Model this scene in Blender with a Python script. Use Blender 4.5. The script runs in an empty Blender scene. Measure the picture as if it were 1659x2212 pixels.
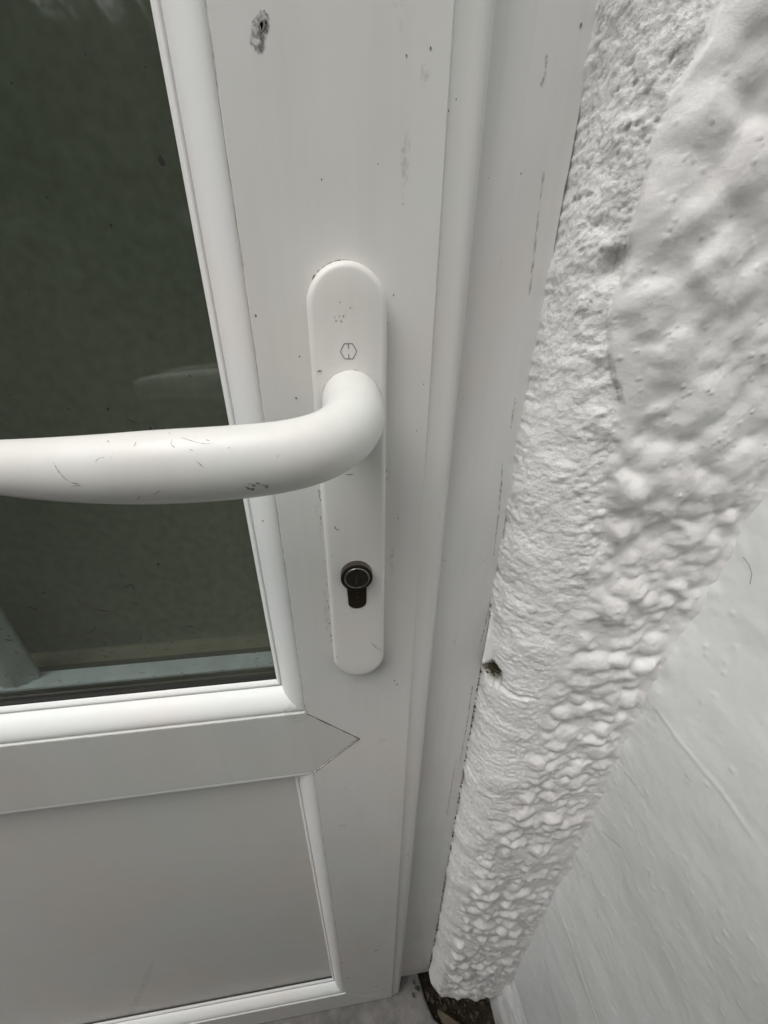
import bpy, bmesh, math, random
import numpy as np
from mathutils import Vector, Matrix
from mathutils.bvhtree import BVHTree
random.seed(7); rng = np.random.default_rng(11)
scene = bpy.context.scene
COL = scene.collection
# ---------------------------------------------------------------- camera
# world: door face is the plane y = 0, x to the right, z up, metres; z = 0 is the handle spindle
CAM = np.array([-.00637, -.17153, .03016]); PITCH, ROLL, YAW, FPX, PW, PH = .48205, .00939, -.12932, 799.393, 1659., 2212.
def cam_axes():
    c, s = math.cos, math.sin
    Rz = np.array([[c(YAW), -s(YAW), 0], [s(YAW), c(YAW), 0], [0, 0, 1]])
    Rx = np.array([[1, 0, 0], [0, c(PITCH), s(PITCH)], [0, -s(PITCH), c(PITCH)]])
    M = Rz @ Rx; r, f, u = M[:, 0], M[:, 1], M[:, 2]
    return r * c(ROLL) + u * s(ROLL), f, -r * s(ROLL) + u * c(ROLL)
AR, AF, AU = cam_axes()
cd = bpy.data.cameras.new('camera'); cam = bpy.data.objects.new('camera', cd); COL.objects.link(cam)
cam.matrix_world = Matrix(((AR[0], AU[0], -AF[0], CAM[0]), (AR[1], AU[1], -AF[1], CAM[1]), (AR[2], AU[2], -AF[2], CAM[2]), (0, 0, 0, 1)))
cd.sensor_fit = 'HORIZONTAL'; cd.sensor_width = 36; cd.lens = FPX / PW * 36
cd.clip_start = .005; cd.clip_end = 300
scene.camera = cam
def ray(px, py): return AF + AR * (px - PW / 2) / FPX - AU * (py - PH / 2) / FPX
def at(px, py, Y=0.):                       # photo point -> point on the plane y = Y
    d = ray(px, py); return CAM + d * ((Y - CAM[1]) / d[1])
# ---------------------------------------------------------------- light: bright overcast sky
SUN_EL, SUN_AZ = math.radians(62), math.radians(200)
w = bpy.data.worlds.new('World'); scene.world = w; w.use_nodes = True
nt = w.node_tree; nt.nodes.clear()
sky = nt.nodes.new('ShaderNodeTexSky'); sky.sky_type = 'NISHITA'; sky.sun_disc = False
sky.sun_elevation = SUN_EL; sky.sun_rotation = SUN_AZ; sky.air_density = 1.0; sky.dust_density = 6.0; sky.ozone_density = 1.0
hs = nt.nodes.new('ShaderNodeHueSaturation'); hs.inputs['Saturation'].default_value = .10
bg = nt.nodes.new('ShaderNodeBackground'); bg.inputs['Strength'].default_value = .14
wo = nt.nodes.new('ShaderNodeOutputWorld')
nt.links.new(sky.outputs[0], hs.inputs['Color']); nt.links.new(hs.outputs[0], bg.inputs['Color']); nt.links.new(bg.outputs[0], wo.inputs[0])
sd = bpy.data.lights.new('sun', 'SUN'); sd.energy = 1.5; sd.angle = math.radians(50); sd.color = (1, .972, .935)
so = bpy.data.objects.new('sun', sd); COL.objects.link(so)
# light comes from high up, from the camera's side and a little from the left
tosun = Vector((-.50, -.36, 1.2)).normalized()
so.rotation_euler = tosun.to_track_quat('Z', 'Y').to_euler(); so.location = (0, -2, 4)
sky.sun_elevation = math.asin(tosun.z); sky.sun_rotation = math.atan2(tosun.x, tosun.y)
scene.view_settings.view_transform = 'Standard'; scene.view_settings.look = 'None'
scene.view_settings.exposure = -0.08; scene.view_settings.gamma = 1; scene.view_settings.use_curve_mapping = False
scene.render.engine = 'CYCLES'
scene.cycles.max_bounces = 10; scene.cycles.transparent_max_bounces = 16
# ---------------------------------------------------------------- helpers
def link(o, parent=None, **kw):
    COL.objects.link(o)
    if parent is not None: o.parent = parent
    for k, v in kw.items(): o[k] = v
    return o
def mesh(name, V, F, mat, parent=None, smooth=False, **kw):
    me = bpy.data.meshes.new(name); me.from_pydata([tuple(map(float, v)) for v in V], [], [tuple(int(i) for i in f) for f in F]); me.validate(); me.update()
    if mat: me.materials.append(mat)
    if smooth: me.shade_smooth()
    return link(bpy.data.objects.new(name, me), parent, **kw)
def bmobj(name, bm, mat, parent=None, smooth=False, **kw):
    me = bpy.data.meshes.new(name); bmesh.ops.recalc_face_normals(bm, faces=bm.faces); bm.to_mesh(me); bm.free()
    if mat: me.materials.append(mat)
    if smooth: me.shade_smooth()
    return link(bpy.data.objects.new(name, me), parent, **kw)
def thing(name, label, cat, loc=(0, 0, 0), group=None):
    o = bpy.data.objects.new(name, None); o.empty_display_size = .05; link(o); o['label'] = label; o['category'] = cat; o['kind'] = 'thing'
    if group: o['group'] = group
    return o
def gridmesh(name, P, mat, parent=None, smooth=True, mask=None, attr=None, **kw):
    """P: (n, m, 3) array of points -> quad grid; built through numpy for speed"""
    n, m, _ = P.shape
    idx = np.arange(n * m).reshape(n, m)
    q = np.stack([idx[:-1, :-1], idx[:-1, 1:], idx[1:, 1:], idx[1:, :-1]], -1)
    q = q[mask] if mask is not None else q.reshape(-1, 4)
    q = q.reshape(-1, 4)
    used = np.unique(q); rm = np.full(n * m, -1); rm[used] = np.arange(len(used)); q = rm[q]; V = P.reshape(-1, 3)[used]
    me = bpy.data.meshes.new(name)
    me.vertices.add(len(V)); me.vertices.foreach_set('co', V.astype(np.float32).ravel())
    me.loops.add(q.size); me.loops.foreach_set('vertex_index', q.astype(np.int32).ravel())
    me.polygons.add(len(q)); me.polygons.foreach_set('loop_start', np.arange(0, q.size, 4, dtype=np.int32))
    me.update(calc_edges=True); me.validate()
    if attr:
        for k, a in attr.items():
            at_ = me.attributes.new(k, 'FLOAT', 'POINT'); at_.data.foreach_set('value', a.ravel()[used].astype(np.float32))
    if mat: me.materials.append(mat)
    if smooth: me.shade_smooth()
    return link(bpy.data.objects.new(name, me), parent, **kw)
def box_bm(bm, x0, x1, y0, y1, z0, z1, bev=0, seg=2):
    r = bmesh.ops.create_cube(bm, size=1, matrix=Matrix.Translation(((x0 + x1) / 2, (y0 + y1) / 2, (z0 + z1) / 2)) @ Matrix.Diagonal((x1 - x0, y1 - y0, z1 - z0, 1)))
    if bev:
        es = list({e for v in r['verts'] for e in v.link_edges})
        bmesh.ops.bevel(bm, geom=es, offset=bev, segments=seg, affect='EDGES', profile=.5)
def box(name, x0, x1, y0, y1, z0, z1, mat, parent=None, bev=0, **kw):
    bm = bmesh.new(); box_bm(bm, x0, x1, y0, y1, z0, z1, bev); return bmobj(name, bm, mat, parent, **kw)
def prism(name, poly, y0, y1, mat, parent=None, bev=.0005, seg=2, **kw):
    """polygon in (x, z) extruded from front y0 to back y1; front edges bevelled"""
    bm = bmesh.new()
    a = [bm.verts.new((x, y0, z)) for x, z in poly]; b = [bm.verts.new((x, y1, z)) for x, z in poly]
    f = bm.faces.new(a); bm.faces.new(b[::-1]); n = len(poly)
    for i in range(n): bm.faces.new((a[i], b[i], b[(i + 1) % n], a[(i + 1) % n]))
    if bev: bmesh.ops.bevel(bm, geom=list(f.edges), offset=bev, segments=seg, affect='EDGES', profile=.5)
    return bmobj(name, bm, mat, parent, **kw)
# ---- numpy noise
_lat = rng.random((256, 256))
def vnoise(x, y):
    xi = np.floor(x).astype(int); yi = np.floor(y).astype(int); fx = x - xi; fy = y - yi
    fx = fx * fx * fx * (fx * (fx * 6 - 15) + 10); fy = fy * fy * fy * (fy * (fy * 6 - 15) + 10)
    a = _lat[xi % 256, yi % 256]; b = _lat[(xi + 1) % 256, yi % 256]; c = _lat[xi % 256, (yi + 1) % 256]; d = _lat[(xi + 1) % 256, (yi + 1) % 256]
    return (a * (1 - fx) + b * fx) * (1 - fy) + (c * (1 - fx) + d * fx) * fy - .5
def fbm(x, y, o=4, g=.5):
    s = 0; a = 1.
    for k in range(o): s = s + a * vnoise(x * 2 ** k + 17.3 * k, y * 2 ** k + 9.1 * k); a *= g
    return s
def smax(a, b, k):
    h = np.maximum(k - np.abs(a - b), 0) / k
    return np.maximum(a, b) + h * h * k * .25
# ---------------------------------------------------------------- materials
class MatB:
    def __init__(s, name, rough=.5, spec=.5, metal=0.):
        s.m = bpy.data.materials.new(name); s.m.use_nodes = True; s.t = s.m.node_tree; s.b = s.t.nodes['Principled BSDF']
        s.b.inputs['Roughness'].default_value = rough; s.b.inputs['Metallic'].default_value = metal; s.b.inputs['Specular IOR Level'].default_value = spec
        s.tc = s.t.nodes.new('ShaderNodeTexCoord')
    def n(s, t, **kw):
        o = s.t.nodes.new(t)
        for k, v in kw.items(): setattr(o, k, v)
        return o
    def l(s, a, b): s.t.links.new(a, b)
    def noise(s, scale, detail=4, rough=.55, sx=(1, 1, 1), dist=0.):
        mp = s.n('ShaderNodeMapping'); mp.inputs['Scale'].default_value = sx; s.l(s.tc.outputs['Object'], mp.inputs[0])
        o = s.n('ShaderNodeTexNoise'); o.inputs['Scale'].default_value = scale; o.inputs['Detail'].default_value = detail; o.inputs['Roughness'].default_value = rough; o.inputs['Distortion'].default_value = dist
        s.l(mp.outputs[0], o.inputs['Vector']); return o.outputs['Fac']
    def ramp(s, fac, stops):
        r = s.n('ShaderNodeValToRGB'); el = r.color_ramp.elements
        while len(el) < len(stops): el.new(.5)
        for e, (p, c) in zip(el, stops): e.position = p; e.color = (*c, 1) if len(c) == 3 else c
        s.l(fac, r.inputs[0]); return r.outputs[0]
    def mix(s, fac, a, b, mode='MIX'):
        o = s.n('ShaderNodeMix', data_type='RGBA', blend_type=mode)
        for i, v in ((0, fac), (6, a), (7, b)):
            if hasattr(v, 'links'): s.l(v, o.inputs[i])
            else: o.inputs[i].default_value = v if i == 0 else (*v, 1)
        return o.outputs[2]
    def bump(s, h, dist, strength=1.):
        o = s.n('ShaderNodeBump'); o.inputs['Distance'].default_value = dist; o.inputs['Strength'].default_value = strength
        s.l(h, o.inputs['Height']); s.l(o.outputs[0], s.b.inputs['Normal']); return o
    def col(s, c):
        if hasattr(c, 'links'): s.l(c, s.b.inputs['Base Color'])
        else: s.b.inputs['Base Color'].default_value = (*c, 1)
def plain(name, c, rough=.5, spec=.5, metal=0.):
    m = MatB(name, rough, spec, metal)
    v = m.ramp(m.noise(60, 3), [(.3, tuple(x * .82 for x in c)), (.7, tuple(min(1, x * 1.12) for x in c))]); m.col(v); return m.m
def upvc(name, base=(.715, .706, .695), dirt=.5, rough=.34):
    m = MatB(name, rough, .5)
    # yellow-pink and grey-green aging patches
    a = m.ramp(m.noise(9, 3, .5), [(.3, tuple(np.array(base) * (1.01, .965, .935))), (.68, tuple(np.array(base) * (.965, 1.0, .98)))])
    # soft handling grime, drawn out vertically
    g = m.ramp(m.noise(22, 4, .5, (1, 1, .35)), [(.42, (0, 0, 0)), (.80, (1, 1, 1))])
    gm = m.n('ShaderNodeMath', operation='MULTIPLY'); m.l(g, gm.inputs[0]); gm.inputs[1].default_value = .30 * dirt
    c = m.mix(gm.outputs[0], a, (.40, .37, .33))
    st = m.ramp(m.noise(150, 3, .6, (1, 1, .03)), [(.45, (0, 0, 0)), (.72, (1, 1, 1))])
    sm2 = m.n('ShaderNodeMath', operation='MULTIPLY'); m.l(st, sm2.inputs[0]); sm2.inputs[1].default_value = .10 * dirt
    c = m.mix(sm2.outputs[0], c, (.33, .30, .26))
    # fine dust specks
    sp = m.ramp(m.noise(420, 2, .5), [(.735, (0, 0, 0)), (.775, (1, 1, 1))])
    sm = m.n('ShaderNodeMath', operation='MULTIPLY'); m.l(sp, sm.inputs[0]); sm.inputs[1].default_value = .16 * max(0., dirt - .2)
    c = m.mix(sm.outputs[0], c, (.16, .145, .125))
    m.col(c)
    r = m.ramp(m.noise(40, 5, .6), [(.3, (rough - .08,) * 3), (.75, (rough + .16,) * 3)]); m.l(r, m.b.inputs['Roughness'])
    m.bump(m.noise(600, 3, .6), .00012, .25)
    return m.m
M = {}
M['upvc'] = upvc('white_upvc'); M['rail'] = upvc('white_upvc_rail', (.61, .615, .60), .5, .36); M['upvc_frame'] = upvc('white_upvc_frame', (.73, .728, .73), .8, .36)
M['bead'] = upvc('white_upvc_bead', (.82, .82, .82), .10, .46)
M['handle'] = upvc('white_handle_paint', (.75, .742, .725), .6, .34)
M['gasket'] = plain('black_rubber', (.012, .011, .010), .55)
M['spacer'] = plain('grey_spacer', (.36, .41, .43), .45)
M['barmat'] = plain('grey_glazing_bar', (.33, .37, .36), .45)
M['grime'] = plain('brown_joint_grime', (.16, .115, .08), .8)
M['void'] = plain('dark_cavity', (.02, .018, .015), .9)
M['scuff'] = plain('dark_scuff', (.17, .16, .15), .7)
M['logo'] = plain('engraved_line', (.24, .24, .23), .6)
M['cyl'] = plain('blackened_brass', (.040, .026, .019), .34, .5, .35)
M['cylring'] = plain('worn_brass_edge', (.30, .285, .26), .28, .5, .9)
def scuffmat(name, c, lo, hi, scale=900, amax=1.):
    m = MatB(name, .7); m.col(c)
    al = m.ramp(m.noise(scale, 4, .7), [(lo, (0, 0, 0)), (hi, (amax,) * 3)]); m.l(al, m.b.inputs['Alpha']); return m.m
M['smudge'] = scuffmat('rubbed_smudge', (.22, .21, .215), .38, .72, 420, .85)
M['soft'] = scuffmat('soft_smudge', (.30, .28, .26), .45, .85, 300, .35)
# glass: clear pane, reflects by Fresnel
def glassmat(name, dust):
    m = bpy.data.materials.new(name); m.use_nodes = True; t = m.node_tree; t.nodes.clear(); N = t.nodes.new; K = t.links.new
    tr = N('ShaderNodeBsdfTransparent'); tr.inputs[0].default_value = (.93, .95, .93, 1)
    gl = N('ShaderNodeBsdfGlossy'); gl.inputs['Roughness'].default_value = .03
    lw = N('ShaderNodeLayerWeight'); lw.inputs[0].default_value = .5            # Schlick reflectance, the same on both faces of a pane
    p = N('ShaderNodeMath'); p.operation = 'POWER'; p.inputs[1].default_value = 5; K(lw.outputs['Facing'], p.inputs[0])
    a = N('ShaderNodeMath'); a.operation = 'MULTIPLY_ADD'; a.inputs[1].default_value = .96; a.inputs[2].default_value = .04; K(p.outputs[0], a.inputs[0])
    mx = N('ShaderNodeMixShader'); ou = N('ShaderNodeOutputMaterial'); K(a.outputs[0], mx.inputs[0])
    if dust:
        tc = N('ShaderNodeTexCoord'); n = N('ShaderNodeTexNoise'); n.inputs['Scale'].default_value = 6; n.inputs['Detail'].default_value = 2; K(tc.outputs['Object'], n.inputs['Vector'])
        mr = N('ShaderNodeMapRange'); mr.inputs[1].default_value = .3; mr.inputs[2].default_value = .75; mr.inputs[3].default_value = dust * .55; mr.inputs[4].default_value = dust * 1.6; K(n.outputs['Fac'], mr.inputs[0])
        df = N('ShaderNodeBsdfDiffuse'); df.inputs[0].default_value = (.52, .53, .44, 1); m2 = N('ShaderNodeMixShader')
        sx = N('ShaderNodeSeparateXYZ'); K(tc.outputs['Object'], sx.inputs[0])          # splashed dirt thicker along the bottom edge, also painting the lower pane paler
        zr = N('ShaderNodeMapRange'); zr.inputs[1].default_value = -.06; zr.inputs[2].default_value = -.20; zr.inputs[3].default_value = 1; zr.inputs[4].default_value = 2.3; K(sx.outputs['Z'], zr.inputs[0])
        n2 = N('ShaderNodeTexNoise'); n2.inputs['Scale'].default_value = 45; n2.inputs['Detail'].default_value = 5; K(tc.outputs['Object'], n2.inputs['Vector'])
        q1 = N('ShaderNodeMath'); q1.operation = 'SUBTRACT'; K(zr.outputs[0], q1.inputs[0]); q1.inputs[1].default_value = 1
        q2 = N('ShaderNodeMath'); q2.operation = 'MULTIPLY_ADD'; K(q1.outputs[0], q2.inputs[0]); K(n2.outputs['Fac'], q2.inputs[1]); q2.inputs[2].default_value = 1
        q3 = N('ShaderNodeMath'); q3.operation = 'MULTIPLY'; K(mr.outputs[0], q3.inputs[0]); K(q2.outputs[0], q3.inputs[1])
        K(q3.outputs[0], m2.inputs[0]); K(tr.outputs[0], m2.inputs[1]); K(df.outputs[0], m2.inputs[2]); K(m2.outputs[0], mx.inputs[1])
    else: K(tr.outputs[0], mx.inputs[1])
    K(gl.outputs[0], mx.inputs[2]); K(mx.outputs[0], ou.inputs[0]); return m
M['glass'] = glassmat('window_glass', 0); M['dust_haze'] = glassmat('dusty_haze_glass', .042)  # dust film is also haze, painted on to brighten the dark pane
def wallmat(name, base, tint, rough, grain, gscale, pits=False):
    m = MatB(name, rough, .4)
    c = m.ramp(m.noise(18, 4, .6), [(.3, base), (.7, tint)])
    d = m.ramp(m.noise(70, 5, .65), [(.56, (0, 0, 0)), (.82, (1, 1, 1))])
    mm = m.n('ShaderNodeMath', operation='MULTIPLY'); m.l(d, mm.inputs[0]); mm.inputs[1].default_value = .22
    c = m.mix(mm.outputs[0], c, (.42, .40, .36))
    # dirt held in the stored hollows / stains of the surface
    at_ = m.n('ShaderNodeAttribute', attribute_name='stain'); c = m.mix(at_.outputs['Fac'], c, (.20, .175, .13))
    if pits:
        p = m.ramp(m.noise(420, 4, .7), [(.54, (0, 0, 0)), (.70, (1, 1, 1))])
        pm = m.n('ShaderNodeMath', operation='MULTIPLY'); m.l(p, pm.inputs[0]); a2 = m.n('ShaderNodeAttribute', attribute_name='pitted'); m.l(a2.outputs['Fac'], pm.inputs[1])
        c = m.mix(pm.outputs[0], c, (.30, .29, .28))
    m.col(c); m.bump(m.noise(gscale, 6, .72), grain, .7); return m.m
M['render'] = wallmat('painted_render', (.77, .75, .735), (.75, .748, .735), .42, .0005, 240)
M['mortar'] = wallmat('painted_sand_mortar', (.87, .865, .855), (.84, .83, .81), .85, .0012, 900, True)
M['smooth'] = wallmat('smooth_masonry_paint', (.77, .785, .775), (.76, .77, .765), .40, .00015, 220)
M['walls'] = wallmat('outer_wall_paint', (.72, .72, .70), (.70, .70, .69), .6, .001, 60)
def concrete():
    m = MatB('concrete', .85, .3)
    c = m.ramp(m.noise(35, 6, .65), [(.3, (.13, .127, .123)), (.55, (.21, .20, .19)), (.75, (.30, .29, .275))])
    d = m.ramp(m.noise(240, 3, .6), [(.60, (0, 0, 0)), (.72, (1, 1, 1))]); mm = m.n('ShaderNodeMath', operation='MULTIPLY'); m.l(d, mm.inputs[0]); mm.inputs[1].default_value = .5
    m.col(m.mix(mm.outputs[0], c, (.09, .085, .07))); m.bump(m.noise(180, 6, .7), .002, .8); return m.m
M['concrete'] = concrete()
def soil():
    m = MatB('damp_soil', .9, .3); m.col(m.ramp(m.noise(150, 5, .7), [(.35, (.012, .009, .006)), (.6, (.035, .026, .016)), (.8, (.10, .085, .06))])); m.bump(m.noise(260, 5, .7), .003, 1.); return m.m
M['soil'] = soil()
M['moss'] = plain('moss_green', (.06, .10, .025), .8); M['leafdry'] = plain('dry_leaf', (.085, .066, .042), .8); M['twig'] = plain('twig', (.12, .085, .05), .8)
M['room'] = plain('room_wall_paint', (.30, .32, .25), .9); M['roomfloor'] = plain('room_floor', (.17, .15, .11), .6)
M['added_hedge'] = plain('blocker_leaf', (.035, .06, .022), .5)  # leaves of the added light blockers
# ================================================================= the setting
GZ = -1.004
# ground sheet to the horizon, a little below the concrete slab
def gr(): 
    bm = bmesh.new(); bmesh.ops.create_grid(bm, x_segments=2, y_segments=2, size=60, matrix=Matrix.Translation((0, -60.06, GZ - .035))); return bm
bmobj('ground', gr(), M['soil'], kind='structure')
# the concrete slab: its corner by the wall is broken off in a curve
edge = [(-1.6, .085), (.072, .085), (.086, .030), (.090, .012), (.094, -.006), (.104, -.028), (.124, -.044), (.150, -.062), (.172, -.092), (.180, -.13), (.184, -.25), (.186, -1.5), (-1.6, -1.5)]
sl = prism('concrete_path', edge, 0, .1, M['concrete'], None, 0, kind='structure')
for v in sl.data.vertices: x, y, z = v.co; v.co = (x, z, GZ - y)
bm = bmesh.new(); bm.from_mesh(sl.data); bmesh.ops.recalc_face_normals(bm, faces=bm.faces)
bmesh.ops.bevel(bm, geom=[e for e in bm.edges if all(abs(v.co.z - GZ) < 1e-6 for v in e.verts)], offset=.006, segments=3, affect='EDGES', profile=.5)
bm.to_mesh(sl.data); bm.free()
# ---- the room behind the door
rm = bmesh.new(); box_bm(rm, -1.3, .9, .42, .46, -1.02, 1.5); bmobj('interior_wall', rm, M['room'], kind='structure')
for nm, a in (('interior_wall', (-1.34, -1.3, .13, .94, -1.02, 1.5)), ('interior_wall', (.9, .94, .13, .94, -1.02, 1.5))): box(nm, *a, M['room'], kind='structure')
box('interior_floor', -1.3, .9, .13, .9, -1.05, -1.005, M['roomfloor'], kind='structure')
box('interior_ceiling', -1.3, .9, .13, .94, 1.5, 1.54, M['room'], kind='structure')
# ================================================================= door
XR, XB, XS = -.0386, .0508, .0368            # bead joint, sash edge, step on the stile face
Z1, Z2, Z3, Z4 = -.2181, -.2931, -.9224, -.9935   # glass opening bottom, rail bottom, panel opening bottom, door bottom
XL, XLO = -.72, -.81                         # far side of the openings / of the door
ZT, ZTO = .90, .985
TIP = (XR + (Z1 - Z2) / 2, (Z1 + Z2) / 2)
door = thing('door', 'white plastic half-glazed door with lever handle, dirty and scuffed', 'door')
e = .0006
# lock stile with the V-shaped notch that takes the rail
stile_poly = [(XS, Z4), (XS, ZTO), (XR, ZT), (XR, Z1 + .0), (TIP[0] + e * 1.6, TIP[1]), (XR, Z2), (XR, Z3), (XR + .0711, Z4)]
prism('stile', stile_poly, 0, .06, M['upvc'], door, .00055, 3)
# stepped outer edge of the stile: one profile drawn up the whole height, rounded at the foot
prof = [(XS - .0004, .0012), (XS - .0001, .0007), (XS + .0006, .0010), (XS + .0014, .0014), (XS + .0075, .0017), (XB - .0042, .0019), (XB - .0022, .0024), (XB - .0008, .0036), (XB, .0056), (XB, .0098), (XB + .0004, .0102), (XB + .0005, .0160), (XB - .004, .0163), (XB - .004, .06)]
# foot: the corner is a quarter round in the door plane
P = []
for k in range(15):
    a = k / 14 * math.pi / 2; zz = .009 * (1 - math.cos(a)); inset = .009 * (1 - math.sin(a))
    P.append([(x if x <= XS + .004 else max(XS + .004, x - inset), y, Z4 + zz) for x, y in prof])
P.append([(x, y, ZTO) for x, y in prof])
gridmesh('stile_edge', np.array(P), M['upvc'], door)
prism('foot_cap', [(XS, Z4 + .00), (XB - .009, Z4), (XB - .006, Z4 + .0009), (XS, Z4 + .0009)], .003, .06, M['upvc'], door, 0)
box('gasket', XB + .0006, XB + .0031, .0125, .0172, Z4 + .01, ZTO, M['bead'], door, .0004)
# mid rail with a pointed end, other rails and stile
half = (Z1 - Z2) / 2
prism('mid_rail', [(XR - e, Z1), (TIP[0] - e, TIP[1]), (XR - e, Z2), (XL + e, Z2), (XL - half + e, TIP[1]), (XL + e, Z1)], .00025, .06, M['rail'], door, .0011, 3)
prism('bottom_rail', [(XR - .00005, Z3), (XR + .0711 - .00005, Z4), (XL - .0711, Z4), (XL, Z3)], 0, .06, M['upvc'], door, .0008, 2)
prism('top_rail', [(XR, ZT), (XR + .0754, ZTO), (XL - .085, ZTO), (XL, ZT)], 0, .06, M['upvc'], door, .0005, 2)
prism('stile', [(XLO, Z4), (XL - .0711, Z4), (XL, Z3), (XL, Z2), (XL - half, TIP[1]), (XL, Z1), (XL, ZT), (XL - .085, ZTO), (XLO, ZTO)], 0.0001, .06, M['upvc'], door, .0005, 2)
# glazing beads: profile (d, y): d = distance into the opening
BP = [(.0001, .0075), (.0001, .0026), (.0008, .0017), (.0022, .0013), (.0048, .0016), (.0077, .0027), (.0104, .0045), (.0128, .0068), (.0145, .0092), (.0154, .0112), (.01565, .0121), (.0158, .0126), (.0161, .0125), (.0163, .0120), (.0178, .0130), (.0190, .0141), (.0197, .0151), (.0199, .0162), (.0199, .0166)]
def beads(x0, x1, z0, z1, parts, mat, dirt=True):
    sides = {'r': (lambda d: [(x1 - d, z0 + d), (x1 - d, z1 - d)]), 'l': (lambda d: [(x0 + d, z0 + d), (x0 + d, z1 - d)]), 'b': (lambda d: [(x1 - d, z0 + d), (x0 + d, z0 + d)]), 't': (lambda d: [(x1 - d, z1 - d), (x0 + d, z1 - d)])}
    g = .00012
    for k in parts:
        n = 60 if k in 'rb' else 2; P = []
        for d, y in BP:
            (ax, az), (bx, bz) = sides[k](d); row = []
            for i in range(n + 1):
                u = i / n; x = ax + (bx - ax) * u; z = az + (bz - az) * u
                if k in 'rl': z += g * (1 - 2 * u)
                else: x += -g * (1 - 2 * u)
                row.append((x, y, z))
            P.append(row)
        P = np.array(P)
        gridmesh('glazing_bead', P, mat, door)
beads(XL, XR, Z1, ZT, 'rlbt', M['bead'])
beads(XL, XR, Z3, Z2, 'rlbt', M['bead'])
def ring(name, x0, x1, z0, z1, wd, y0, y1, mat, parent, wr=None):
    bm = bmesh.new(); wr = wr or wd
    for a in ((x0, x0 + wd, z0, z1), (x1 - wr, x1, z0, z1), (x0 + wd, x1 - wr, z0, z0 + wd), (x0 + wd, x1 - wr, z1 - wd, z1)): box_bm(bm, a[0], a[1], y0, y1, a[2], a[3])
    return bmobj(name, bm, mat, parent)
ring('gasket', XL + .012, XR - .012, Z1 + .012, ZT - .012, .0093, .0150, .0172, M['gasket'], door, .0078)
box('gasket', XL + .012, XR - .0150, .0150, .0166, Z3 + .012, Z3 + .0214, M['gasket'], door)
# dirt-filled hollow under the beads
ring('rebate', XL - .001, XR + .001, Z1 - .001, ZT + .001, .012, .0085, .02, M['grime'], door)
ring('rebate', XL - .001, XR + .001, Z3 - .001, Z2 + .001, .012, .0085, .02, M['grime'], door)
# sealed double-glazed unit: two panes, spacer, a bar in the cavity
GX0, GX1, GZ0, GZ1 = XL + .010, XR - .010, Z1 + .010, ZT - .010
unit = box('glass_pane', GX0, GX1, .0173, .0213, GZ0, GZ1, M['dust_haze'], door)
box('glass_pane', GX0, GX1, .0375, .0415, GZ0, GZ1, M['glass'], door)
ring('edge_seal', GX0, GX1, GZ0, GZ1, .0136, .0214, .0226, M['gasket'], unit, .0100)
ring('spacer', GX0, GX1, GZ0, GZ1, .0150, .0227, .0362, M['spacer'], unit, .0110)
ring('edge_seal', GX0, GX1, GZ0, GZ1, .0185, .0363, .0374, M['gasket'], unit, .0110)
# glazing bar: stepped profile, its foot stands on the spacer
def glazing_bar(xc):
    pf = [(-.0135, .0335), (-.0135, .0302), (-.0098, .0300), (-.0088, .0266), (-.0058, .0262), (-.0046, .0243), (.0046, .0243), (.0058, .0262), (.0088, .0266), (.0098, .0300), (.0135, .0302), (.0135, .0335)]
    zs = np.concatenate([[GZ0 + .0151], np.linspace(GZ0 + .02, GZ1 - .0151, 3)])
    P = np.array([[(xc + x, y, z) for x, y in pf + pf[:1]] for z in zs])
    return gridmesh('glazing_bar', P, M['barmat'], unit, smooth=False)
glazing_bar(-.2335); glazing_bar(-.50)
M['inner'] = plain('inner_bead_dimmed', (.22, .20, .145), .5)  # indoor dimness painted in: the bead gets a darker colour
box('inner_bead', XL, XR, .0416, .06, Z1, Z1 + .0199, M['inner'], door); box('inner_bead', XR - .0199, XR - .0001, .0417, .06, Z1 + .02, ZT, M['inner'], door)
# lower panel
box('panel', XL + .008, XR - .008, .0168, .045, Z3 + .008, Z2 - .008, upvc('white_panel_sheet', (.66, .65, .63), .08, .44), door)
# ---------------------------------------------------------------- door frame
XE = lambda z: .0935 + .0105 * np.clip((-z - .05) / .75, 0, 1)         # line where the frame meets the mortar
frame = thing('doorway', 'white plastic door frame jamb between the door edge and the rough mortar', 'door frame')
FY = .0185
_zj = np.concatenate([np.linspace(-.988, .25, 160), [1.05]])
prism('jamb', [(.043, -.988)] + [(float(XE(z)) + .0003 + .0005 * float(vnoise(np.array(z * 90.), np.array(2.))), float(z)) for z in _zj] + [(.043, 1.05)], FY, .085, M['upvc_frame'], frame, .0002, 1)
box('jamb', -.86, -.803, FY, .085, -.988, 1.05, M['upvc_frame'], frame, .0008)
box('head', -.8029, .0429, FY, .085, .976, 1.05, M['upvc_frame'], frame, .0008)
box('threshold', -.803, .0429, .0185, .085, -1.003, -.9985, M['gasket'], frame)
box('reveal_cavity', .1055, .125, .034, .085, -1.0, 1.05, M['void'], frame)
# ================================================================= rough rendered wall
wall = thing('rendered_wall', 'white painted house wall with lumpy render and a rough mortar edge beside the door', 'wall')
_zc = np.linspace(-1.2, 2.6, 1901); _xc = np.interp(_zc, [-1.1, -.8, -.6, -.42, -.34, -.22, -.12, -.05, .05], [.221, .220, .217, .215, .209, .2005, .205, .208, .208])
for _ in range(600): _xc[1:-1] = (_xc[:-2] + 2 * _xc[1:-1] + _xc[2:]) / 4
XC = lambda z: np.interp(z, _zc, _xc)           # inner corner with the side wall
zs = np.concatenate([np.arange(-.985, -.36, .0016), np.arange(-.36, .19, .00078), np.arange(.19, 1.25, .006)])
ss = np.concatenate([[-.010, -.004], np.arange(0, .160, .00078)])
S, Z = np.meshgrid(ss, zs)
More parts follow.
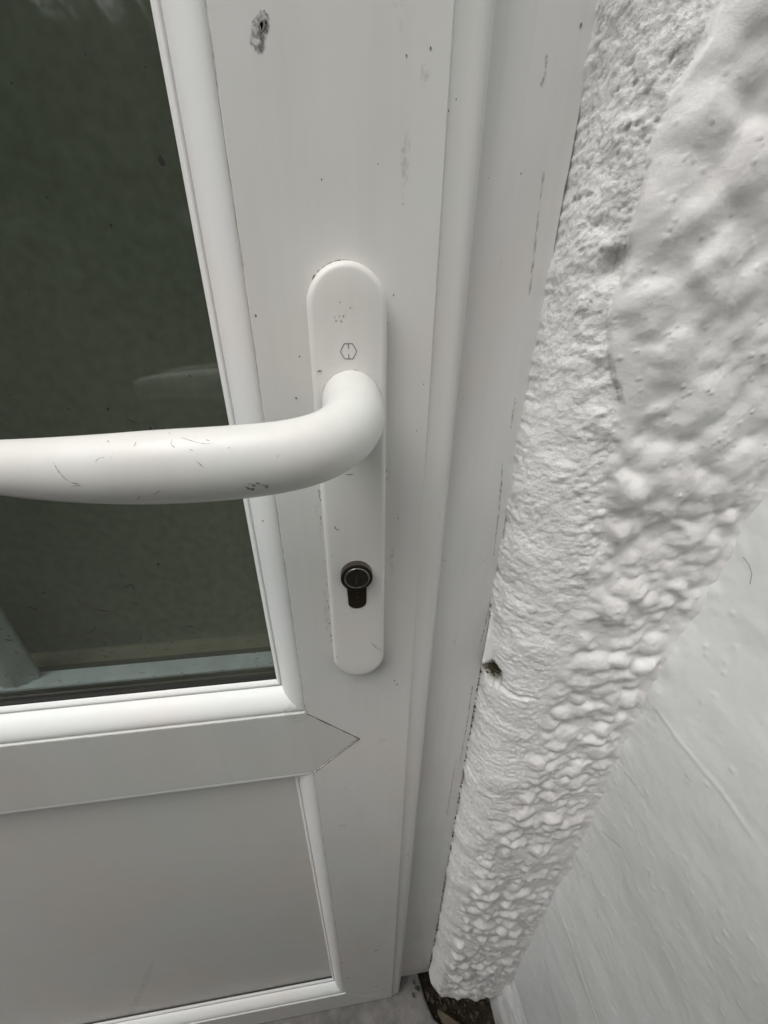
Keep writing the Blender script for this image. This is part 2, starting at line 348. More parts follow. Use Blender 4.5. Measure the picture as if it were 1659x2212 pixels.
# plan profile: from the frame out round the corner and along the wall face
ctl = np.array([(0., .0168), (.0006, .0110), (.0028, .0035), (.0068, -.0035), (.0125, -.0090), (.0200, -.0130), (.0300, -.0160), (.0450, -.0182), (.0700, -.0200), (.1000, -.0212), (.1600, -.0220)])
seg = np.concatenate([[0], np.cumsum(np.hypot(*np.diff(ctl, axis=0).T))])
tt = np.linspace(0, seg[-1], 1200); px = np.interp(tt, seg, ctl[:, 0]); py = np.interp(tt, seg, ctl[:, 1])
for _ in range(60): px[1:-1] = (px[:-2] + px[1:-1] * 2 + px[2:]) / 4; py[1:-1] = (py[:-2] + py[1:-1] * 2 + py[2:]) / 4
tx, ty = np.gradient(px), np.gradient(py); L = np.hypot(tx, ty); nx, ny = ty / L, -tx / L     # outward normal (towards -y, -x)
Sc = np.clip(S, 0, tt[-1])
# wandering edge line and cracks against the frame
gap = np.interp(zs, [-.985, -.93, -.90, -.6, -.30, -.27, -.235, -.19, -.15, -.1, .05, .062, .10, .115, .3], [.002, .0022, .0006, .0005, .0004, .0009, .0003, .0016, .0004, -.0003, -.0003, .0009, .0008, -.0002, -.0002])
gap = gap + .0026 * np.clip(fbm(zs * 35, zs * 0 + 4.4, 3), 0, 1) * np.clip((.09 - zs) / .25, .3, 1)
rag = (.0012 + .0016 * np.clip(-zs / .5, 0, 1)) * fbm(zs * 60, zs * 0 + 1.2, 4) + .0009 * vnoise(zs * 420, zs * 0 + 5.)
X0 = XE(zs)[:, None] + (gap + rag)[:, None] * np.exp(-np.clip(S, 0, 1) / .005)
BX = np.interp(S, tt, px); BY = np.interp(S, tt, py); NX = np.interp(S, tt, nx); NY = np.interp(S, tt, ny)
BY = np.where(S < -.006, .06, np.where(S < -.001, .03, BY))
# boundary between the sandy mortar edge and the lumpy paint skin, as arc length
bl = np.interp(zs, [-.985, -.75, -.55, -.43, -.34, -.27, -.225, -.17, -.108, -.06, -.034, 0., .03, .063, .09, .118, .16, .3, 1.3], [.030, .030, .036, .046, .054, .056, .053, .056, .058, .052, .044, .043, .034, .031, .034, .038, .048, .05, .05])
bls = bl + .003 * fbm(zs * 12, zs * 0 + 2.2, 2); bl = bl + (.006 + .006 * np.clip(-zs / .08, 0, 1)) * fbm(zs * 34, zs * 0 + 2.2, 4) + .0012 * fbm(zs * 120, zs * 0 + 8.2, 2)
D = S - bl[:, None]
skin = np.clip(D / np.interp(Z, [-.10, -.0], [.013, .0011]) + np.interp(Z, [-.10, 0.], [.45, 0]), 0, 1); skin = skin * skin * (3 - 2 * skin)
soft = np.clip((S - bls[:, None] + .004) / .015, 0, 1)
low = np.clip((-Z - .20) / .20, 0, 1)                                     # further down the skin and the mortar merge
# --- lumps
lump = np.full(S.shape, -.004); wx = .0040 * fbm(S * 85, Z * 85, 3); wz = .0040 * fbm(S * 85 + 40, Z * 85 + 11, 3)
SW, ZW = S + wx, Z + wz
def stamp(H, cs, cz, R, h, asp, ang, k, pw=.8):
    i0, i1 = np.searchsorted(zs, cz - R * 1.5 - .004), np.searchsorted(zs, cz + R * 1.5 + .004); j0, j1 = np.searchsorted(ss, cs - R * 1.5 - .004), np.searchsorted(ss, cs + R * 1.5 + .004)
    if i1 - i0 < 2 or j1 - j0 < 2: return
    a, b = SW[i0:i1, j0:j1] - cs, ZW[i0:i1, j0:j1] - cz; c_, s_ = math.cos(ang), math.sin(ang)
    q = ((a * c_ + b * s_) / R) ** 2 + ((-a * s_ + b * c_) / (R * asp)) ** 2
    v = np.where(q < 1, h * np.clip(1 - q, 0, 1) ** .65 - .0003, -.0003 - .01 * np.clip(q - 1, 0, 1))
    H[i0:i1, j0:j1] = smax(H[i0:i1, j0:j1], v, k)
r2 = np.random.default_rng(5)
lump[:] = 0
for _ in range(2420):
    cz = r2.uniform(-.985, .5) if r2.random() < .75 else r2.uniform(-.35, .2); cs = r2.uniform(.024, .150)
    R = r2.choice([.0030, .0042, .0058, .0078, .0105], p=[.20, .27, .28, .18, .07]); h = R * r2.uniform(.36, .62)
    if _ > 1999: cz = r2.uniform(-.06, .2); R = max(R, .0050)
    if cz > -.03: R *= 1.15; h *= .85
    stamp(lump, cs, cz, R, h, r2.uniform(.65, 1.25), r2.uniform(0, 3), .0017)
def blur(A, n, wt=1.):
    for _ in range(n):
        B = A.copy(); B[1:-1] = (A[:-2] + 2 * A[1:-1] + A[2:]) / 4; B[:, 1:-1] = (B[:, :-2] + 2 * B[:, 1:-1] + B[:, 2:]) / 4; A = A * (1 - wt) + B * wt
    return A
lump = blur(lump, 4); lump = blur(lump, 3, np.clip((Z + .05) / .06, 0, 1))      # thick paint has rounded the upper part off
lump += .0007 * fbm(S * 170, Z * 170, 3) * np.clip((-Z - .0) / .06, .3, 1) + .0034 * (1 - .6 * np.clip((Z + .05) / .06, 0, 1)) * fbm(S * 26, Z * 26, 2) + .0016 * np.clip((Z + .05) / .06, 0, 1) * fbm(S * 85, Z * 85, 2) + .00004 * rng.normal(size=S.shape)
SCN = np.interp(XC(zs) - XE(zs), px, tt)[:, None]                      # arc length at which the side wall is reached
lump *= np.clip((SCN - S) / .010, .35, 1); lump += .0040 * np.exp(-np.abs(SCN - S) / .0035)
# --- sandy mortar
wr = vnoise(S * 55 + .8 * vnoise(S * 40, Z * 30), Z * 150 + 1.5 * vnoise(S * 60, Z * 50))
tops = np.clip((Z + .02) / .10, 0, 1)
sand = .0012 * (1 - .6 * tops) * fbm(S * 75, Z * 75, 4) + .00030 * fbm(S * 420, Z * 420, 2, .6) * tops + .0003 * wr * np.clip((-Z - .02) / .10, 0, 1) + .0028 * fbm(S * 22 + 3, Z * 22, 2)
pitn = fbm(S * 380 + 5, Z * 380, 2); sand -= .0016 * np.clip(pitn - .34, 0, .3) / .3 * np.clip((Z - .0) / .08, 0, 1)
sand += .0012 * (np.abs(vnoise(S * 150 + 2 * vnoise(S * 60, Z * 60), Z * 170)) - .12) * (1 - .6 * tops) + .0009 * (np.abs(vnoise(S * 370, Z * 370)) - .12) * (1 - .3 * tops)
sand += .00007 * (1 + 2 * tops) * rng.normal(size=S.shape)
crump = fbm(S * 110, Z * 110 + 3, 4); sand += .0022 * crump * np.exp(-((D + .008) / .009) ** 2) * np.clip((Z + .13) / .05, 0, 1)
lump = lump + .0006; lump_s = .0014 * skin * (1 - low * .7) * np.clip((Z + .08) / .10, 0, 1) + lump * np.clip(soft + low * .30 * (S > .012), 0, 1)
Hh = sand * (1 - skin * (.94 - .55 * low)) + lump_s * (skin + (1 - skin) * low * np.clip((S - .012) / .02, 0, 1) * .8)
# little droplets of paint on the skin
for _ in range(1500):
    cz = r2.uniform(-.35, .18); cs = r2.uniform(.03, .155); R = r2.uniform(.0004, .00085)
    i0, i1 = np.searchsorted(zs, cz - R), np.searchsorted(zs, cz + R); j0, j1 = np.searchsorted(ss, cs - R), np.searchsorted(ss, cs + R)
    q = ((S[i0:i1, j0:j1] - cs) ** 2 + (Z[i0:i1, j0:j1] - cz) ** 2) / R ** 2; Hh[i0:i1, j0:j1] += R * .8 * np.clip(1 - q, 0, 1) * skin[i0:i1, j0:j1]
# the broken hollow with dirt at z about -0.25, a chipped hollow near the top, and horizontal split
hole = np.exp(-(((Z + .2035 + .004 * fbm(S * 150, Z * 150, 3)) / .0100) ** 2 + ((S - .006) / .0125) ** 2) ** 1.6); Hh -= .013 * hole
spl = np.exp(-((Z + .2075 + .05 * np.clip(S - .012, 0, .03) - .004 * fbm(S * 90, Z * 0 + 2, 3)) / .0016) ** 2) * np.clip((.050 - S) / .012, 0, 1); Hh -= .0030 * spl
chip = np.exp(-(((Z - .050) / .006) ** 2 + ((S - .029) / .0045) ** 2) ** 1.5); Hh -= .0045 * chip
fade = np.clip(S / .003, 0, 1); Hh *= fade * .9 + .1
Hh += .004 * np.exp(-((Z + .97) / .03) ** 2) * fade
# foot of the render: rounds under
foot = np.clip((Z + .985) / .035, 0, 1); Hh -= .010 * (1 - foot) ** 2 * fade
P = np.stack([X0 + BX + NX * Hh, BY + NY * Hh, Z - .016 * (1 - foot) * fbm(S * 55, Z * 0 + 4, 4)], -1)
stain = np.clip(hole * 1.1 + spl * .25 + chip * .25, 0, .9) + .85 * np.clip(1 - (Z + .985) / .05, 0, 1) * np.clip(.35 + 1.2 * fbm(S * 90, Z * 90, 3), 0, 1) + .35 * np.exp(-(S / .0022) ** 2) * np.clip((-Z - .25) / .3, 0, 1) + .12 * np.clip(-lump * 0 + .3, 0, 1) * low * np.clip(-fbm(S * 50, Z * 50, 3), 0, 1)
stain = np.clip(stain, 0, .95); pit = np.clip((Z + .04) / .12, 0, 1) * .55
fm = (D[:-1, :-1] > 0)
gridmesh('lumpy_render', P, M['render'], wall, mask=fm, attr={'stain': stain})
gridmesh('mortar_edge', P, M['mortar'], wall, mask=~fm, attr={'stain': stain, 'pitted': pit})
# the rest of the house wall, out of the picture
box('wall_section', -3.2, -.861, -.02, .13, -1.04, 2.4, M['walls'], wall, .004)
box('wall_section', -.8605, .4, -.02, .13, 1.051, 2.4, M['walls'], wall, .004)
box('wall_section', .1255, .4, .0, .13, -1.04, 1.05, M['walls'], wall, .002)
# peeling flake of paint at the broken spot
def flake():
    n = 14; P = []
    for i in range(n):
        u = i / (n - 1); z = -.152 - .043 * u
        wdt = .0022 + .0080 * u ** 1.5
        P.append([(.0950 - .0030 * u + wdt * v - .0050 * u * (1 - v) * .4, .0155 - .0085 * u * (1 - .35 * v) - .0012 * math.sin(v * 3), z + .0022 * v * u + .0012 * math.sin(5 * v + i)) for v in np.linspace(0, 1, 7)])
    o = gridmesh('paint_flake', np.array(P), M['mortar'], wall); s_ = o.modifiers.new('thickness', 'SOLIDIFY'); s_.thickness = .0007; return o
flake()
# ================================================================= smooth side wall
side = thing('side_wall', 'smooth painted side wall with brush marks meeting the lumpy wall at right', 'wall')
zs2 = np.concatenate([np.arange(-.866, .02, .0016), np.arange(.02, 2.4, .06)]); ys2 = np.concatenate([np.arange(.012, -.20, -.0011), np.arange(-.20, -1.65, -.05)])
Y2, Z2g = np.meshgrid(ys2, zs2)
h2 = .0022 * fbm(Y2 * 12, Z2g * 12, 3) + .00003 * vnoise(Y2 * 40 + 2 * vnoise(Y2 * 30, Z2g * 30), Z2g * 330) + .00020 * fbm(Y2 * 150, Z2g * 120, 3) + .00003 * rng.normal(size=Y2.shape) + .0006 * np.clip(fbm(Y2 * 60, Z2g * 90 + 4, 3) - .35, 0, 1)
near = np.exp(-np.clip(-.018 - Y2, 0, 1) / .010); h2 += near * (.0030 * fbm(Y2 * 60, Z2g * 60 + 9, 3) + .002)
# long brush ridges running out from the corner
for yy0, zz0, ln, sl_, a in ((-.03, -.205, .08, -.10, .0005), (-.028, -.56, .14, -.22, .0007), (-.05, -.72, .09, -.12, .0004)):
    u = np.clip((yy0 - Y2) / ln, 0, 1); line = zz0 + sl_ * (yy0 - Y2) + .0025 * vnoise(Y2 * 60, Y2 * 0 + zz0 * 50)
    h2 += a * np.exp(-((Z2g - line) / .0011) ** 2) * (u > 0) * (u < 1) * np.minimum(1, 8 * u) * np.minimum(1, 5 * (1 - u))
r3 = np.random.default_rng(3)
for _ in range(500):
    cy, cz, R = r3.uniform(-.19, -.02), r3.uniform(-.87, .0), r3.uniform(.0008, .0015); i0, i1 = np.searchsorted(zs2, cz - R), np.searchsorted(zs2, cz + R); J = np.abs(ys2 - cy) < R
    if not J.any() or i1 <= i0: continue
    j = np.where(J)[0]; q = ((Y2[i0:i1, j[0]:j[-1] + 1] - cy) ** 2 + (Z2g[i0:i1, j[0]:j[-1] + 1] - cz) ** 2) / R ** 2; h2[i0:i1, j[0]:j[-1] + 1] += R * .5 * np.clip(1 - q, 0, 1)
X2 = XC(Z2g) - h2
st2 = .35 * np.exp(-(((Y2 + .028) / .012) ** 2 + ((Z2g + .215) / .012) ** 2)) * np.clip(.5 + 2 * fbm(Y2 * 200, Z2g * 200, 3), 0, 1)
gridmesh('plaster_face', np.stack([X2, Y2, Z2g], -1), M['smooth'], side, attr={'stain': st2})
box('wall_core', .236, .40, -1.65, -.0005, -1.04, 2.4, M['walls'], side)
# sloping plinth below the crack
zs3 = np.linspace(-1.045, -.8765, 90); ys3 = np.concatenate([np.arange(.010, -.22, -.0014), np.arange(-.22, -1.65, -.06)]); Y3, Z3g = np.meshgrid(ys3, zs3)
u3 = (Z3g + 1.045) / .1685
X3 = .2065 + .0175 * u3 ** 1.5 + .0022 * fbm(Y3 * 40, Z3g * 40, 4) + .004 * (Z3g > -.8775)
st3 = np.clip(.55 * (1 - u3) ** 2 * (.6 + fbm(Y3 * 60, Z3g * 25, 3)), 0, .9)
gridmesh('plinth', np.stack([X3, Y3, Z3g], -1), M['smooth'], side, attr={'stain': st3})
box('crack', .2262, .2345, -1.6, -.012, -.8800, -.8600, M['void'], side)
# hairs and crumbs stuck to the paint of the side wall
def onside(px, py):
    d = ray(px, py); q = CAM.copy()
    for _ in range(6): x_ = float(XC(q[2])) - .0016; q = CAM + d * ((x_ - CAM[0]) / d[0])
    return q
V = []; F = []
for pts in ([(1605, 1203), (1618, 1220), (1624, 1240), (1620, 1262)], [(1612, 1066), (1610, 1082)], [(1392, 1725), (1360, 1680), (1348, 1668)], [(1282, 1960), (1292, 1972), (1290, 1985)], [(1480, 1672), (1492, 1690)], [(1405, 1895), (1400, 1880)], [(1300, 1795), (1340, 1830)]):
    pts = [onside(*q) for q in pts]; n_ = len(pts)
    for i in range(n_):
        t_ = pts[min(i + 1, n_ - 1)] - pts[max(i - 1, 0)]; sd_ = np.cross(t_, (1, 0, 0)); sd_ /= np.linalg.norm(sd_); V += [pts[i] + sd_ * .00014, pts[i] - sd_ * .00014]
        if i: b = len(V); F.append((b - 4, b - 3, b - 1, b - 2))
mesh('stuck_hair', V, F, M['scuff'], side, kind='stuff')
# ================================================================= handle
PLY = -.0095; HW, PT, PB = .01566, .0491, -.1744
def plate():
    n = 28; out = []
    def outline(r):
        pts = []
        for k in range(n + 1): a = math.pi * k / n; pts.append((r * math.cos(a), PT - HW + r * math.sin(a)))
        for k in range(n + 1): a = math.pi + math.pi * k / n; pts.append((r * math.cos(a), PB + HW + r * math.sin(a)))
        return pts
    rows = [(HW, .0), (HW, PLY + .0032)]
    for k in range(1, 9): a = k / 8 * math.pi / 2; rows.append((HW - .0030 * (1 - math.cos(a)), PLY + .0032 - .0030 * math.sin(a)))
    rows += [(HW - .006, PLY - .0001), (HW - .011, PLY - .00015)]
    V = []; F = []
    for r, y in rows: V += [(x, y, z) for x, z in outline(r)]
    m = 2 * (n + 1)
    for i in range(len(rows) - 1):
        for j in range(m): F.append((i * m + j, i * m + (j + 1) % m, (i + 1) * m + (j + 1) % m, (i + 1) * m + j))
    F.append(tuple((len(rows) - 1) * m + j for j in range(m)))
    o = mesh('handle_plate', V, [f[::-1] for f in F], M['handle'], door, True); return o
hp = plate()
hp['label'] = 'long round-ended white backplate of the lever handle'
def cr(pts, n):
    pts = np.array(pts, float); m = len(pts); u = np.linspace(0, m - 1, n); i = np.minimum(u.astype(int), m - 2); f = (u - i)[:, None]
    p = np.vstack([2 * pts[0] - pts[1], pts, 2 * pts[-1] - pts[-2]]); a, b, c, d = p[i], p[i + 1], p[i + 2], p[i + 3]
    return .5 * ((2 * b) + (c - a) * f + (2 * a - 5 * b + 4 * c - d) * f ** 2 + (3 * b - a - 3 * c + d) * f ** 3)
# path: x, y, z, vertical radius, other radius
LP = [(.0004, -.0080, -.0010, .0122, .0124), (.0004, -.0180, -.0012, .0119, .0122), (.0000, -.0290, -.0018, .0114, .0118), (-.0010, -.0400, -.0028, .0110, .0112), (-.0045, -.0500, -.0042, .0108, .0104), (-.0120, -.0575, -.0060, .0107, .0098), (-.0230, -.0615, -.0074, .0108, .0094), (-.0380, -.0632, -.0082, .0110, .0092), (-.0560, -.0632, -.0088, .0109, .0090), (-.0700, -.0626, -.0091, .0103, .0087), (-.0840, -.0610, -.0093, .0095, .0082), (-.0980, -.0585, -.0094, .0086, .0075), (-.1120, -.0545, -.0095, .0076, .0067), (-.1210, -.0505, -.0096, .0068, .0060), (-.1262, -.0462, -.0098, .0054, .0044), (-.1280, -.0450, -.0098, .0008, .0008)]
C = cr(LP, 220); T = np.gradient(C[:, :3], axis=0); T /= np.linalg.norm(T, axis=1)[:, None]
up = np.array([0, 0, 1.]); Nn = np.cross(T, up); Nn /= np.linalg.norm(Nn, axis=1)[:, None]; Uu = np.cross(Nn, T)
th = np.linspace(0, 2 * math.pi, 73)
ce, se = np.cos(th), np.sin(th)
P = C[:, None, :3] + Uu[:, None, :] * (C[:, 3, None] * ce[None])[..., None] + Nn[:, None, :] * (C[:, 4, None] * se[None])[..., None]
lever = gridmesh('lever', P, M['handle'], hp)
lever['label'] = 'curved white lever grip with scratches'
bm = bmesh.new(); bmesh.ops.create_cone(bm, cap_ends=True, segments=48, radius1=.01285, radius2=.01285, depth=.0006, matrix=Matrix.Translation((.0004, PLY - .0003, -.001)) @ Matrix.Rotation(math.pi / 2, 4, 'X'))
bmobj('neck_gap', bm, M['soft'], hp)
# emblem: hexagon with two short ticks
def ribbon(name, lines, wd, mat, parent, y=None, surf=None, **kw):
    V = []; F = []
    for ln in lines:
        pts = [np.array(q, float) for q in ln]; m = len(pts)
        for i, q in enumerate(pts):
            t = pts[min(i + 1, m - 1)] - pts[max(i - 1, 0)]; t = t / (np.linalg.norm(t) + 1e-12); sd_ = np.array([-t[1], t[0]])
            k = wd if not isinstance(wd, tuple) else wd[0] + (wd[1] - wd[0]) * random.random()
            if surf and m > 2 and i in (0, m - 1): k *= .25
            for s_ in (-1, 1): V.append(q + sd_ * k / 2 * s_)
            if i: b = len(V); F.append((b - 4, b - 3, b - 1, b - 2))
    if name != 'emblem' and name != 'keyway': kw['kind'] = 'stuff'
    V3 = []
    for x, z in V:
        V3.append((x, y, z))
    return mesh(name, V3, F, mat, parent, **kw)
ec = at(753, 759, PLY - .0001); er = .0033
hx = [(ec[0] + er * math.cos(math.pi / 3 * k), ec[2] + er * .98 * math.sin(math.pi / 3 * k)) for k in range(6)]
lines = [[hx[k], hx[(k + 1) % 6]] for k in range(6)] + [[(ec[0], ec[2] + er * .85), (ec[0], ec[2] + er * .28)], [(ec[0], ec[2] - er * .85), (ec[0], ec[2] - er * .28)]]
ribbon('emblem', lines, .00034, M['logo'], hp, PLY - .00025)
# lock cylinder: round head on a flat leg
cz0 = -.092
def euro(r, wd, leg, y0, y1, mat, name, parent, bev=.0005):
    pts = []; a0 = math.asin(wd / 2 / r)
    for k in range(41): a = -math.pi / 2 + a0 + (2 * math.pi - 2 * a0) * k / 40; pts.append((r * math.cos(a), cz0 + r * math.sin(a)))
    zl = cz0 - leg + wd * .38
    for k in range(13): a = math.pi + math.pi * k / 12; pts.append((wd / 2 * math.cos(a), zl + wd * .38 * math.sin(a)))
    return prism(name, pts[::-1], y0, y1, mat, parent, bev)
def disc(name, r, y0, y1, mat, parent, bev=.0004, cx=0, cz=cz0):
    pts = [(cx + r * math.cos(2 * math.pi * k / 48), cz + r * math.sin(2 * math.pi * k / 48)) for k in range(48)]
    return prism(name, pts, y0, y1, mat, parent, bev)
lk = euro(.0085, .0100, .0243, PLY - .0006, 0, M['cyl'], 'lock_cylinder', door)
lk['label'] = 'dark brown keyhole cylinder below the lever'
M['cylhead'] = plain('worn_bronze', (.15, .13, .11), .34, .5, .9)
disc('cylinder_head', .00845, PLY - .0040, PLY - .0006, M['cylhead'], lk, .0006)
disc('cylinder_face', .0078, PLY - .0043, PLY - .0039, M['cyl'], lk, .0002)
def tor(name, r, y, tube, mat):
    bm = bmesh.new(); n, m = 48, 10; vs = [[bm.verts.new(((r + tube * math.cos(b)) * math.cos(a), y - tube * .8 * math.sin(b), cz0 + (r + tube * math.cos(b)) * math.sin(a))) for b in [2 * math.pi * j / m for j in range(m)]] for a in [2 * math.pi * i / n for i in range(n)]]
    for i in range(n):
        for j in range(m): bm.faces.new((vs[i][j], vs[(i + 1) % n][j], vs[(i + 1) % n][(j + 1) % m], vs[i][(j + 1) % m]))
    return bmobj(name, bm, mat, lk, True)
tor('plug_ring', .0062, PLY - .0044, .00055, M['cylring'])
disc('plug', .0056, PLY - .0048, PLY - .0040, plain('plug_bronze', (.045, .036, .03), .42, .5, .5), lk, .0003)
ribbon('keyway', [[(-.0002, cz0 + .0034), (.0001, cz0 + .0012), (-.0003, cz0 - .0008), (0, cz0 - .0036)]], .0016, M['void'], lk, PLY - .00505)
disc('keyway_edge', .0021, PLY - .00495, PLY - .0047, M['cylhead'], lk, .0002, .0, cz0 + .0006)
ribbon('stamped_mark', [[(-.0012, cz0 - .0112), (.0006, cz0 - .0108), (.0010, cz0 - .0122), (-.0006, cz0 - .0128)], [(-.0010, cz0 - .0148), (.0008, cz0 - .0148), (.0008, cz0 - .0162), (-.0010, cz0 - .0162)], [(-.0008, cz0 - .0192), (.0014, cz0 - .0190)]], .0002, M['cylring'], lk, PLY - .0008)
# ================================================================= dirt, scuffs and grime on the door
dirt_n = [0]
def blob(cx, cz, rx, rz, n=9, ang=0.):
    out = []
    for k in range(n):
        a = 2 * math.pi * k / n; q = random.uniform(.6, 1.15) if n < 13 else random.uniform(.82, 1.08); x, z = rx * q * math.cos(a), rz * q * math.sin(a)
        out.append((cx + x * math.cos(ang) - z * math.sin(ang), cz + x * math.sin(ang) + z * math.cos(ang)))
    return out
def blobs(name, L, y, mat, parent):
    V = []; F = []
    for pts in L: b = len(V); V += [(x, y, z) for x, z in pts]; F.append(tuple(range(b, b + len(pts)))[::-1])
    return mesh(name, V, F, mat, parent, kind='stuff')
def A(px, py, Y=0.): q = at(px, py, Y); return (q[0], q[2])
sm = [blob(*A(562, 64), .0026, .0050, 26, -.5), blob(*A(566, 58), .0020, .0026, 20, -.4), blob(*A(556, 72), .0019, .0022, 20, .4), blob(*A(561, 101), .0016, .0019, 16)]
blobs('scuff_mark', sm, -.00012, M['smudge'], door)
blobs('scuff_mark', [blob(*A(569, 54), .0009, .0017, 9, -.6), blob(*A(563, 58), .0006, .0013, 8, -.5), blob(*A(575, 48), .0004, .0009, 7), blob(*A(563, 103), .0006, .0009, 8)], -.0002, M['scuff'], door)
L = []
for (x, y, r) in [(695, 388, .5), (816, 355, .45), (870, 440, .5), (985, 215, .5), (969, 240, .5), (850, 637, .6), (553, 682, .8), (858, 1478, 1.3), (852, 1470, 1.), (690, 955, .8), (640, 860, .7), (568, 1125, .8), (647, 770, .6), (605, 940, .6), (880, 1680, .8), (960, 1210, .6), (745, 1700, .8), (765, 1060, .5), (700, 1690, .5), (930, 105, .7), (878, 120, .6), (915, 830, .5), (900, 930, .5), (845, 1660, .7), (860, 1120, .6), (870, 1050, .5)]:
    L.append(blob(*A(x, y), .0004 * r * 1.3, .0006 * r * 1.3, 7))
blobs('dirt_speck', L, -.00012, M['scuff'], door)
blobs('soft_scuff', [blob(*A(872, 360), .0011, .0085, 12), blob(*A(876, 345), .0022, .007, 12), blob(*A(918, 160), .002, .003, 12), blob(*A(846, 1210), .0015, .012, 12), blob(*A(690, 1120), .002, .016, 12), blob(*A(705, 1330), .0018, .02, 12), blob(*A(640, 1540), .01, .012, 14), blob(*A(838, 1010), .0014, .01, 12)], -.00010, M['soft'], door)
ribbon('panel_smear', [[A(x, y, .0166) for x, y in ((330, 2075), (318, 2110), (300, 2150), (285, 2185), (272, 2212))]], (.006, .012), M['soft'], door, .0166, surf=True)
# grime line round the backplate
gl_ = []
for k in range(26):
    zz = random.uniform(-.165, -.02); gl_.append(blob(-HW - random.uniform(.0004, .0016), zz, random.uniform(.0002, .0006), random.uniform(.0004, .0016), 7))
for k in range(16):
    a = random.uniform(1.5, 2.5); gl_.append(blob((HW + .0006) * math.cos(a), PT - HW + (HW + .0006) * math.sin(a), .0011, .0005, 8, a + 1.57))
for k in range(12): gl_.append(blob(HW + random.uniform(.0004, .0012), random.uniform(-.17, .03), .0003, random.uniform(.0004, .0012), 7))
blobs('grime_line', gl_, -.00015, scuffmat('olive_grime', (.24, .21, .16), .32, .65, 700, .65), door)
# marks on the plate face
py_ = PLY - .0003
blobs('plate_speck', [blob(*A(x, y, PLY), .00035 * r, .00042 * r, 7) for x, y, r in [(734, 653, .7), (723, 685, .6), (733, 683, .7), (726, 693, .8), (737, 694, .9), (742, 683, 1.), (757, 665, .8), (690, 800, .6), (716, 835, .7), (760, 1025, .5), (724, 1140, 1.), (730, 1126, .6), (716, 1200, .8), (705, 1100, .5), (728, 1418, 1.2), (800, 1225, .4), (822, 1100, .4)]], py_, M['scuff'], hp)
def stroke(pts, Y, n=8):
    c = cr([A(x, y, Y) for x, y in pts], n) if len(pts) > 2 else np.array([A(*q, Y) for q in pts]); return [tuple(q) for q in c]
ribbon('plate_scratch', [stroke([(747, 1025), (762, 1024)], PLY), stroke([(685, 803), (695, 801)], PLY), stroke([(800, 1385), (815, 1400), (825, 1403)], PLY), stroke([(722, 1135), (728, 1144), (734, 1143)], PLY)], (.0002, .0005), M['scuff'], hp, py_, surf=True)
# V-joint and bead joint grime
vj = [[(XR + .0006, Z1 - .0006), TIP], [TIP, (XR + .0006, Z2 + .0004)]]
ribbon('joint_grime', [[tuple(np.array(a) + (np.array(b) - np.array(a)) * u) for u in np.linspace(0, 1, 14)] for a, b in vj], (.0005, .0013), scuffmat('dark_joint', (.09, .075, .06), .28, .5, 350, .95), door, -.00012)
bj = [[(XR + random.uniform(-.00010, .00025), z) for z in np.linspace(Z1, .25, 60)], [(x, Z1 - random.uniform(-.0001, .0003)) for x in np.linspace(XR, -.24, 60)], [(XR + random.uniform(-.0001, .0002), z) for z in np.linspace(Z3, Z2, 40)]]
ribbon('joint_grime', bj, (.0001, .0006), scuffmat('brown_joint', (.24, .18, .13), .30, .72, 160, .75), door, -.00005)
# dirt caught on the frame
fl = []
for pts in ([(1175, 370), (1160, 480), (1152, 560), (1143, 640)], [(1180, 118), (1176, 160), (1168, 185)], [(1085, 1000), (1082, 1050), (1073, 1140), (1066, 1200)], [(1112, 860), (1108, 890), (1103, 925)], [(1020, 1480), (1012, 1540), (1002, 1600), (993, 1650)], [(1060, 1290), (1050, 1340), (1035, 1400)], [(985, 1640), (975, 1700), (965, 1760)]):
    c = cr([A(x, y, FY) for x, y in pts], 24); fl.append([(x + random.uniform(-.0002, .0002), z) for x, z in c])
ribbon('frame_scratch', fl, (.0003, .0013), scuffmat('frame_dirt', (.34, .31, .27), .36, .66, 260, .55), frame, FY - .0003)
blobs('frame_speck', [blob(*A(x, y, FY), .0004 * r, .0005 * r, 7) for x, y, r in [(1125, 375, .8), (1055, 385, .5), (1000, 1235, .7), (1112, 870, 1.), (970, 1370, .8), (982, 1385, 1.1), (955, 1665, 1.), (925, 1985, 1.2), (915, 2000, 1.), (885, 2035, 1.), (1083, 568, .5), (1001, 860, .5), (1254, 55, 1.3), (1045, 1210, .9)]], FY - .0003, M['scuff'], frame)
# moss and dirt along the foot of the frame / mortar joint
def crumbs(name, n, fn, mat, parent=None, **kw):
    V = []; F = []
    for _ in range(n):
        c, r = fn(); b = len(V)
        o = [np.array(d) * r * random.uniform(.5, 1.2) for d in ((1, 0, 0), (-1, 0, 0), (0, 1, 0), (0, -1, 0), (0, 0, 1), (0, 0, -1))]; V += [np.array(c) + q for q in o]
        F += [(b + i, b + j, b + k) for i, j, k in ((0, 2, 4), (2, 1, 4), (1, 3, 4), (3, 0, 4), (2, 0, 5), (1, 2, 5), (3, 1, 5), (0, 3, 5))]
    return mesh(name, V, F, mat, parent, **kw)
def fc1():
    z = -random.random() ** .75 * .85 - .12; x = float(XE(z)) + random.uniform(-.0010, .0006); return (x, .0165, z), random.uniform(.0003, .0010)
crumbs('joint_dirt', 330, fc1, M['soil'], wall, kind='stuff')
def fc2(): return (.0985 + random.gauss(.004, .0035), .010 + random.gauss(0, .002), -.2030 + random.gauss(0, .0040)), random.uniform(.0004, .0013)
crumbs('joint_moss', 170, fc2, plain('brown_moss', (.07, .06, .028), .9), wall, kind='stuff')
